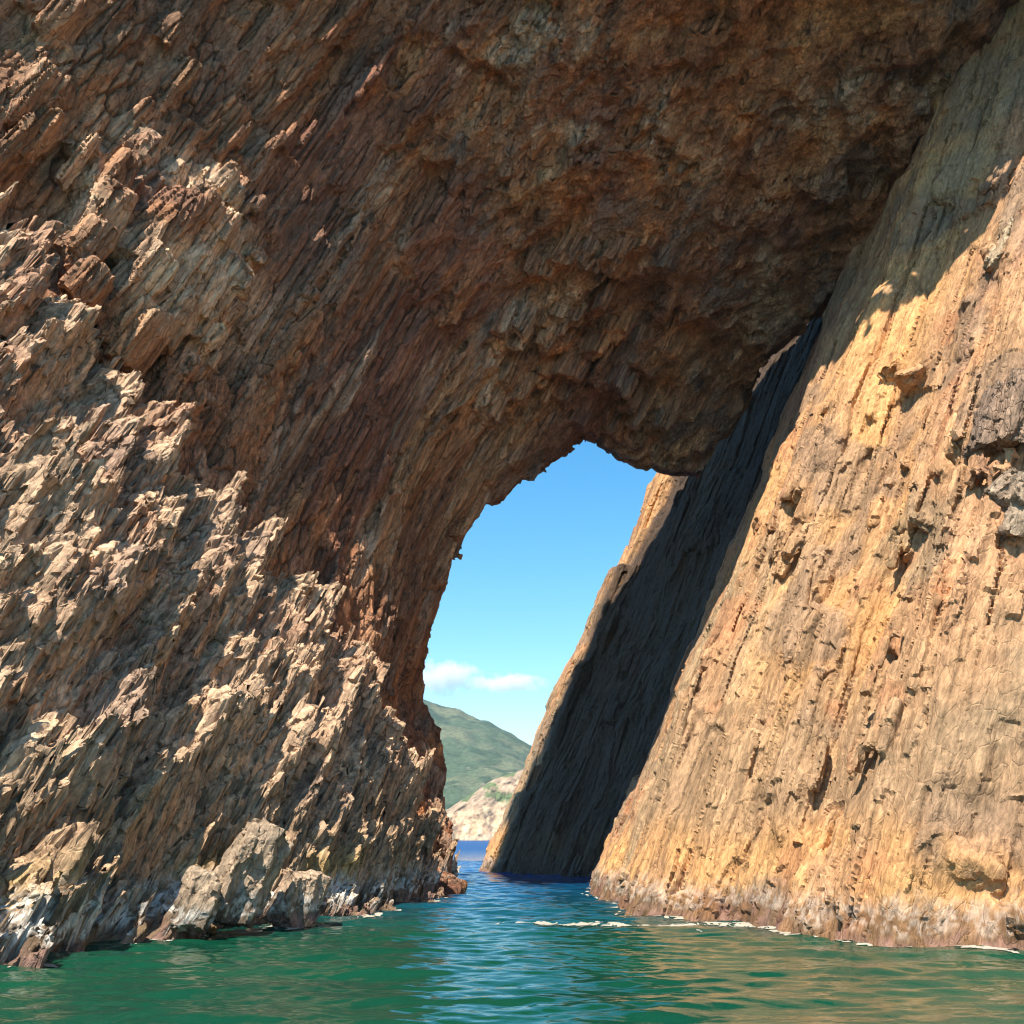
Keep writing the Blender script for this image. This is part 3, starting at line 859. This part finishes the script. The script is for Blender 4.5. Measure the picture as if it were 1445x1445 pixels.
wme.polygons.foreach_set("use_smooth", np.ones(len(wme.polygons), bool))
wme.materials.append(mw)
water = bpy.data.objects.new("water", wme); C.objects.link(water)
tag(water, "rippled emerald green water reflecting blue sky in the channel", kind="structure")

# ================================================================== FAR HEADLAND AND HILL
def ridge(name, line, y0, depth, seed, rough, hmat, foot=0.0):
    """terrain ridge whose skyline passes the given (px,py) points at distance y0"""
    sk = np.array([at_y(a, b, y0) for a, b in line])
    xs = np.linspace(sk[0, 0], sk[-1, 0], 260); hz = np.interp(xs, sk[:, 0], sk[:, 2])
    t = np.linspace(-1, 1, 150)
    X, T = np.meshgrid(xs, t, indexing='ij')
    return X, T, hz

far_mats = {}
def terrain_mat(name):
    m, nt, out = new_mat(name); L = nt.links.new
    alb = N(nt, "ShaderNodeAttribute", attribute_name="albedo")
    g = N(nt, "ShaderNodeNewGeometry")
    nz = N(nt, "ShaderNodeTexNoise"); nz.inputs["Scale"].default_value = 0.16; nz.inputs["Detail"].default_value = 9; nz.inputs["Roughness"].default_value = 0.7
    L(g.outputs["Position"], nz.inputs["Vector"])
    mr = N(nt, "ShaderNodeMapRange"); mr.inputs["From Min"].default_value = 0.3; mr.inputs["From Max"].default_value = 0.7; mr.inputs["To Min"].default_value = 0.45; mr.inputs["To Max"].default_value = 1.5
    L(nz.outputs["Fac"], mr.inputs["Value"])
    vm = N(nt, "ShaderNodeVectorMath", operation='SCALE'); L(alb.outputs["Color"], vm.inputs[0]); L(mr.outputs[0], vm.inputs["Scale"])
    bp = N(nt, "ShaderNodeBump"); bp.inputs["Strength"].default_value = 0.6; bp.inputs["Distance"].default_value = 3.0
    L(nz.outputs["Fac"], bp.inputs["Height"])
    b = N(nt, "ShaderNodeBsdfPrincipled"); b.inputs["Roughness"].default_value = 0.95; b.inputs["Specular IOR Level"].default_value = 0.1
    L(vm.outputs[0], b.inputs["Base Color"]); L(bp.outputs[0], b.inputs["Normal"]); L(b.outputs[0], out.inputs[0])
    return m

def grid_faces(n, m):
    i, j = np.meshgrid(np.arange(n - 1), np.arange(m - 1), indexing='ij')
    return np.stack([i * m + j, (i + 1) * m + j, (i + 1) * m + j + 1, i * m + j + 1], -1).reshape(-1, 4)

def add_albedo(me, c):
    cc = np.ones((len(c), 4), np.float32); cc[:, :3] = c
    a = me.attributes.new("albedo", 'FLOAT_COLOR', 'POINT'); a.data.foreach_set("color", cc.ravel())

def build_hill():
    y0 = 1900.0
    line = [(-300, 1010), (100, 980), (400, 985), (560, 985), (606, 992), (640, 1002), (680, 1020), (720, 1041), (750, 1056), (790, 1080), (850, 1120), (930, 1165), (990, 1190)]
    sk = np.array([at_y(a, b, y0) for a, b in line])
    xs = np.linspace(sk[0, 0], sk[-1, 0], 380); hz = np.interp(xs, sk[:, 0], sk[:, 2])
    k = np.ones(15) / 15; hz = np.convolve(np.pad(hz, 7, 'edge'), k, 'valid')
    T = np.linspace(0, 1, 220)                      # front foot .. crest .. rear
    tt = np.linspace(-1, 0.6, 220)
    X, TT = np.meshgrid(xs, tt, indexing='ij')
    prof = np.where(TT < 0, np.sin((TT + 1) * np.pi / 2) ** 1.25, 1 - 0.9 * (TT / 0.6) ** 2)
    Yw = y0 + TT * 700
    Z = hz[:, None] * prof
    P = np.stack([X, Yw, Z], -1).reshape(-1, 3)
    rid = np.abs(fbm(P * [0.006, 0.003, 0.0], 4, 301))
    env = np.clip(P[:, 2] / 60, 0, 1) * (1 - np.exp(-np.abs(P[:, 1] - y0) / 120))
    P[:, 2] += (-rid * 70 + 14) * env + fbm(P * [0.03, 0.03, 0], 4, 305) * 5 * np.clip(P[:, 2] / 60, 0, 1)
    P[:, 2] -= 3
    me = mesh_np("hill", P, grid_faces(*X.shape))
    n1 = fbm(P * 0.01, 4, 311); n2 = fbm(P * [0.05, 0.05, 0.05], 3, 312)
    c = np.tile(col(0.060, 0.090, 0.045), (len(P), 1))
    c = lerp(c, col(0.115, 0.125, 0.065), sstep(-0.1, 0.4, n1))
    c = lerp(c, col(0.03, 0.055, 0.025), sstep(0.0, 0.3, fbm(P * 0.035, 5, 313)) * 0.85)
    c = lerp(c, col(0.30, 0.25, 0.17), sstep(0.35, 0.6, n2) * (1 - sstep(60, 130, P[:, 2])) * 0.8)
    add_albedo(me, c)
    return me

def build_headland():
    y0 = 820.0
    line = [(300, 1130), (520, 1145), (630, 1142), (650, 1128), (680, 1108), (700, 1096), (745, 1082), (800, 1078), (880, 1100), (960, 1140), (1010, 1180)]
    sk = np.array([at_y(a, b, y0) for a, b in line])
    xs = np.linspace(sk[0, 0], sk[-1, 0], 420); hz = np.interp(xs, sk[:, 0], sk[:, 2])
    k = np.ones(9) / 9; hz = np.convolve(np.pad(hz, 4, 'edge'), k, 'valid')
    tt = np.linspace(-1, 1, 180)
    X, TT = np.meshgrid(xs, tt, indexing='ij')
    prof = np.where(TT < 0, np.sin(np.clip((TT + 1), 0, 1) * np.pi / 2) ** 0.9, 1 - 0.5 * TT ** 2)
    Yw = y0 + np.where(TT < 0, TT * 42, TT * 300)
    Z = hz[:, None] * prof
    P = np.stack([X, Yw, Z], -1).reshape(-1, 3)
    gul = fbm(P * [0.10, 0.03, 0.012], 4, 321); blk = fbm(P * [0.3, 0.3, 0.12], 3, 322)
    fr = (P[:, 1] < y0).astype(float)
    P[:, 1] += (gul * 9 + blk * 3) * fr * np.clip((hz.repeat(180) - P[:, 2]) / 8, 0, 1)
    P[:, 2] -= 1.0
    me = mesh_np("headland", P, grid_faces(*X.shape))
    n1 = fbm(P * 0.06, 4, 331); n2 = fbm(P * [0.25, 0.25, 0.08], 3, 332)
    hrel = P[:, 2] / np.maximum(hz.repeat(180), 1)
    c = np.tile(col(0.54, 0.38, 0.23), (len(P), 1))
    c = lerp(c, col(0.36, 0.235, 0.15), sstep(0.0, 0.4, n2) * 0.8)
    c = lerp(c, col(0.24, 0.18, 0.13), sstep(0.35, 0.75, hrel + 0.3 * n1) * 0.6)
    c = lerp(c, col(0.085, 0.13, 0.05), sstep(0.12, 0.3, n1) * sstep(0.4, 0.6, hrel) * 0.9)
    c = lerp(c, col(0.08, 0.125, 0.05), sstep(5, 30, P[:, 1] - y0))
    c = lerp(c, col(0.5, 0.40, 0.27), (1 - sstep(0.05, 0.12, hrel)) * 0.6)
    add_albedo(me, c)
    return me

M_TERR = terrain_mat("far_land")
for nm, fn, lab in (("hill", build_hill, "green grassy hill far beyond the arch"), ("headland", build_headland, "pale tan cliff headland below the green hill")):
    me = fn(); me.polygons.foreach_set("use_smooth", np.ones(len(me.polygons), bool)); me.materials.append(M_TERR)
    o = bpy.data.objects.new(nm, me); C.objects.link(o); tag(o, lab, kind="structure")

# ================================================================== BLOCKS THAT JUT FROM THE ROCK
def rock_from(prisms, seed, vox=0.05, rough=1.0):
    bm = bmesh.new()
    for p in prisms:
        b = prism_bm(*p); t = bpy.data.meshes.new("t"); b.to_mesh(t); b.free(); bm.from_mesh(t); bpy.data.meshes.remove(t)
    me = bpy.data.meshes.new("blk"); bm.to_mesh(me); bm.free()
    me = voxel(me, vox * 1.6)
    P = get_co(me); Nn = get_no(me); R = rockco(P)
    columns(R + 0.15 * fbm(R, 2, seed)[:, None], 0.7, 1.8, seed)
    set_co(me, facet(P + Nn * (0.10 * rough * fbm(P * 0.9, 3, seed + 1))[:, None], Nn, 0.9, 0.12 * rough, 0.22, seed + 2))
    me = voxel(me, vox)
    P = get_co(me); Nn = get_no(me); R = rockco(P)
    e, hc, hb, tb, fr = columns(R + 0.1 * fbm(R * 2, 2, seed)[:, None], 0.24, 0.8, seed + 20)
    P = facet(P + Nn * (0.08 * fbm(P * 2.5, 4, seed + 3) + 0.07 * (hb - 0.5) - 0.06 * (1 - sstep(0.02, 0.3, e)))[:, None], Nn, 0.45, 0.03, 0.15, seed + 4)
    set_co(me, P)
    return me, P, hb

def rock_colour(P, hb, base, alt, seed):
    R = rockco(P)
    c = np.tile(col(*base), (len(P), 1))
    c = lerp(c, col(*alt), sstep(-0.1, 0.45, fbm(R * [.7, .7, .3], 4, seed)))
    c *= (1 + 0.2 * fbm(R * [2, 2, .7], 3, seed + 1) + 0.25 * (hb - 0.5))[:, None]
    return c

# separate blocks
def block(name, label, cat, prisms, base, alt, seed, mat=M_SPUR, vox=0.05, sea=False, rough=1.0):
    me, P, hb = rock_from(prisms, seed, vox, rough)
    c = rock_colour(P, hb, base, alt, seed + 7)
    if sea: c = sea_bands(c, P, 261, white=0.8, hi=0.7)
    o = finish(me, name, mat, None, c)
    tag(o, label, cat)
    return o

GREY = ((0.37, 0.27, 0.18), (0.28, 0.195, 0.13)); TAN = ((0.42, 0.30, 0.20), (0.33, 0.22, 0.15)); DARK = ((0.33, 0.215, 0.14), (0.24, 0.16, 0.11))
LEAN = np.array([0.30, 0.25, 0.92])
block("boulder", "big flat faced grey boulder standing at the left waterline below the jagged spur", "boulder",
      [px_prism(348, 1232, 29.0, 0.8, 0.9, 2.7, 11, LEAN, 5), px_prism(322, 1255, 28.4, .45, .6, 1.7, 12, LEAN, 5)], *GREY, 501, sea=True, rough=0.6)
block("boulder", "rounded pale boulder at the waterline just right of the big grey boulder", "boulder",
      [px_prism(415, 1270, 31.2, 0.6, 0.7, 1.5, 13, LEAN, 5), px_prism(440, 1268, 31.7, .5, .6, 1.2, 14, LEAN, 5)], *TAN, 511, sea=True, rough=0.7)
block("boulder", "small wedge shaped boulder wet at the waterline left of the big grey boulder", "boulder",
      [px_prism(275, 1272, 27.4, 0.45, 0.6, 1.5, 18, LEAN, 5), px_prism(292, 1288, 27.2, .35, .4, 0.8, 19, LEAN, 5)], *GREY, 531, sea=True, rough=0.7)
block("rock_block", "dark leaning slab block jutting from the orange rock face near the right edge", "rock block",
      [px_prism(1392, 590, slab_y(1392, 590) - 0.15, .3, .7, 2.8, 21, AX_W, 5), px_prism(1425, 585, slab_y(1420, 585) - 0.25, .38, .8, 2.3, 22, AX_W, 6), px_prism(1450, 570, slab_y(1445, 570) - .3, .4, .8, 2.6, 23, AX_W, 6)], *DARK, 541, M_WALL)
block("rock_block", "brown grey angular block wedged in the hollow beneath the dark leaning slabs", "rock block",
      [px_prism(1415, 690, slab_y(1415, 690) - 0.1, .5, .5, 1.2, 24, [0.8, 0.1, 0.6], 5), px_prism(1445, 700, slab_y(1440, 700) - .1, .5, .5, 1.2, 25, [0.7, 0.2, 0.7], 5), px_prism(1435, 745, slab_y(1435, 745) - .05, .4, .45, .9, 26, [0.8, 0, 0.4], 6)], *GREY, 551)
block("rock_block", "jutting grey brown block at the top right edge of the orange face", "rock block",
      [px_prism(1428, 340, slab_y(1428, 340) - 0.2, .45, .6, 2.4, 31, AX_W, 5), px_prism(1412, 362, slab_y(1412, 362) - .15, .35, .5, 1.6, 33, AX_W, 5)], (0.46, 0.33, 0.2), (0.28, 0.2, 0.14), 581)


# ================================================================== SEA FOAM
def build_foam():
    a, b = on_water(700, 1302), on_water(1075, 1304)
    q = 0.05
    xs = np.arange(a[0] - 2, b[0] + 6, q); ys = np.arange(24, 34, q)
    X, Y = np.meshgrid(xs, ys, indexing='ij')
    px, py = project(np.stack([X, Y, 0 * X], -1))
    t = (X - a[0]) / (b[0] - a[0])
    yc = a[1] + (b[1] - a[1]) * t + 0.35 * np.sin(X * 0.9) + 0.2 * np.sin(X * 2.3 + 1)
    wdt = 0.15 + 0.55 * np.clip(t, 0, 1.4)
    dist = np.abs(Y - yc) / wdt
    pts = np.stack([X.ravel(), Y.ravel(), 0 * X.ravel()], 1)
    nz = (fbm(pts * [2.2, 3.0, 1], 4, 601) * 0.9 + fbm(pts * [9, 9, 1], 2, 605) * 0.5).reshape(X.shape)
    keep = (nz + 0.55 - dist * 0.75 > 0.12) & (t > -0.05) & (dist < 1.6)
    keep |= (nz > 0.42 + 0.12 * dist) & (dist < 5) & (t > 0.1)
    Z = wave_z(X, Y, np.full_like(X, 0.065)) + 0.012
    n, m = X.shape
    V = np.stack([X, Y, Z], -1).reshape(-1, 3)
    F = grid_faces(n, m)[keep[:-1, :-1].ravel()]
    u, inv = np.unique(F, return_inverse=True)
    me = mesh_np("sea_foam", V[u], inv.reshape(-1, 4))
    return me
mf, nt, out = new_mat("foam")
b = N(nt, "ShaderNodeBsdfPrincipled"); b.inputs["Base Color"].default_value = (0.36, 0.33, 0.26, 1); b.inputs["Roughness"].default_value = 0.7
nt.links.new(b.outputs[0], out.inputs[0])
me = build_foam(); me.materials.append(mf)
foam = bpy.data.objects.new("sea_foam", me); C.objects.link(foam)
tag(foam, "thin line of white foam drifting on the water near the right rock", kind="stuff")

def shore_points():
    out = []
    for o in bpy.data.objects:
        if o.type == 'MESH' and o.name.split(".")[0] in ("jagged_spur", "slanting_rock_face", "boulder", "overhanging_vault"):
            P = get_co(o.data); m = (np.abs(P[:, 2]) < 0.10) & (P[:, 1] > 12) & (P[:, 1] < 62) & (np.abs(P[:, 0]) < 20)
            out.append(P[m])
    return np.concatenate(out)

def build_wash():
    S = shore_points(); q = 0.05
    x0, y0 = -20.0, 12.0; nx, ny = 800, 1000
    Hh = np.zeros((nx, ny), np.float32)
    ix = ((S[:, 0] - x0) / q).astype(int); iy = ((S[:, 1] - y0) / q).astype(int)
    ok = (ix >= 0) & (ix < nx) & (iy >= 0) & (iy < ny); Hh[ix[ok], iy[ok]] = 1
    def blur(A, r):
        for ax in (0, 1):
            c = np.cumsum(np.concatenate([np.zeros_like(np.take(A, [0], ax)), A], ax), ax, dtype=np.float64)
            n = A.shape[ax]; hi = np.minimum(np.arange(n) + r + 1, n); lo = np.maximum(np.arange(n) - r, 0)
            A = ((np.take(c, hi, ax) - np.take(c, lo, ax)) / (2 * r + 1)).astype(np.float32)
        return A
    near = blur(blur(Hh, 5), 5); near = np.clip(near / 0.06, 0, 1)
    X, Y = np.meshgrid(x0 + q * np.arange(nx), y0 + q * np.arange(ny), indexing='ij')
    pts = np.stack([X.ravel(), Y.ravel(), 0 * X.ravel()], 1)
    nz = (fbm(pts * [1.1, 1.1, 1], 3, 621) + 0.8 * fbm(pts * [5, 5, 1], 3, 625)).reshape(X.shape)
    keep = (near + 1.1 * nz > 1.28) & (near > 0.25)
    Z = wave_z(X, Y, np.full_like(X, 0.065)) + 0.014
    V = np.stack([X, Y, Z], -1).reshape(-1, 3)
    F = grid_faces(nx, ny)[keep[:-1, :-1].ravel()]
    u, inv = np.unique(F, return_inverse=True)
    return mesh_np("shore_wash", V[u], inv.reshape(-1, 4))
me = build_wash(); me.materials.append(mf)
wash = bpy.data.objects.new("shore_foam", me); C.objects.link(wash)
tag(wash, "broken white wash where the water laps the foot of the rocks", kind="stuff")

# ================================================================== CLOUD
mcl, nt, out = new_mat("cloud_vapour"); L = nt.links.new
tc = N(nt, "ShaderNodeTexCoord")
nz = N(nt, "ShaderNodeTexNoise"); nz.inputs["Scale"].default_value = 0.022; nz.inputs["Detail"].default_value = 5; nz.inputs["Roughness"].default_value = 0.6
L(tc.outputs["Object"], nz.inputs["Vector"])
att = N(nt, "ShaderNodeVectorMath", operation='LENGTH')
mpc = N(nt, "ShaderNodeMapping"); mpc.inputs["Location"].default_value = (-1, -1, -1); mpc.inputs["Scale"].default_value = (2, 2, 2)
L(tc.outputs["Generated"], mpc.inputs["Vector"]); L(mpc.outputs[0], att.inputs[0])
su = N(nt, "ShaderNodeMath", operation='SUBTRACT'); L(nz.outputs["Fac"], su.inputs[0])
ml = N(nt, "ShaderNodeMath", operation='MULTIPLY'); ml.inputs[1].default_value = 0.42; L(att.outputs["Value"], ml.inputs[0]); L(ml.outputs[0], su.inputs[1])
mrc = N(nt, "ShaderNodeMapRange"); mrc.inputs["From Min"].default_value = 0.16; mrc.inputs["From Max"].default_value = 0.36; mrc.inputs["To Max"].default_value = 0.024
L(su.outputs[0], mrc.inputs["Value"])
pv = N(nt, "ShaderNodeVolumePrincipled"); pv.inputs["Color"].default_value = (0.97, 0.97, 0.98, 1); pv.inputs["Anisotropy"].default_value = 0.0
L(mrc.outputs[0], pv.inputs["Density"]); L(pv.outputs[0], out.inputs["Volume"])
def cloud(label, px, py, wpx, hpx, dist, seed):
    c = at_y(px, py, dist); k = dist / F_PX * 1.05
    bm = bmesh.new(); bmesh.ops.create_icosphere(bm, subdivisions=3, radius=1.0)
    for v in bm.verts: v.co = (v.co.x * wpx * k / 2, v.co.y * wpx * k / 3, v.co.z * hpx * k / 2)
    me = bpy.data.meshes.new("cloud"); bm.to_mesh(me); bm.free(); me.materials.append(mcl)
    o = bpy.data.objects.new("cloud", me); C.objects.link(o); o.location = c
    tag(o, label, "cloud", "small clouds above the far hill")
cloud("bright white puffy cloud beside the left rock above the green hill", 625, 956, 118, 54, 3300, 1)
cloud("faint wispy grey cloud to the right of the bright white cloud", 715, 965, 120, 30, 3600, 2)

# ================================================================== AIR
bm = bmesh.new(); bmesh.ops.create_cube(bm, size=1.0)
me = bpy.data.meshes.new("haze"); bm.to_mesh(me); bm.free()
mh, nt, out = new_mat("haze_air")
pvh = N(nt, "ShaderNodeVolumePrincipled"); pvh.inputs["Color"].default_value = (0.72, 0.86, 1.0, 1); pvh.inputs["Density"].default_value = 0.00008
nt.links.new(pvh.outputs[0], out.inputs["Volume"])
me.materials.append(mh)
haze = bpy.data.objects.new("haze", me); C.objects.link(haze)
haze.scale = (30000, 30000, 310); haze.location = (0, 0, 149.0)
tag(haze, "thin blue sea haze over the distant land", kind="stuff")
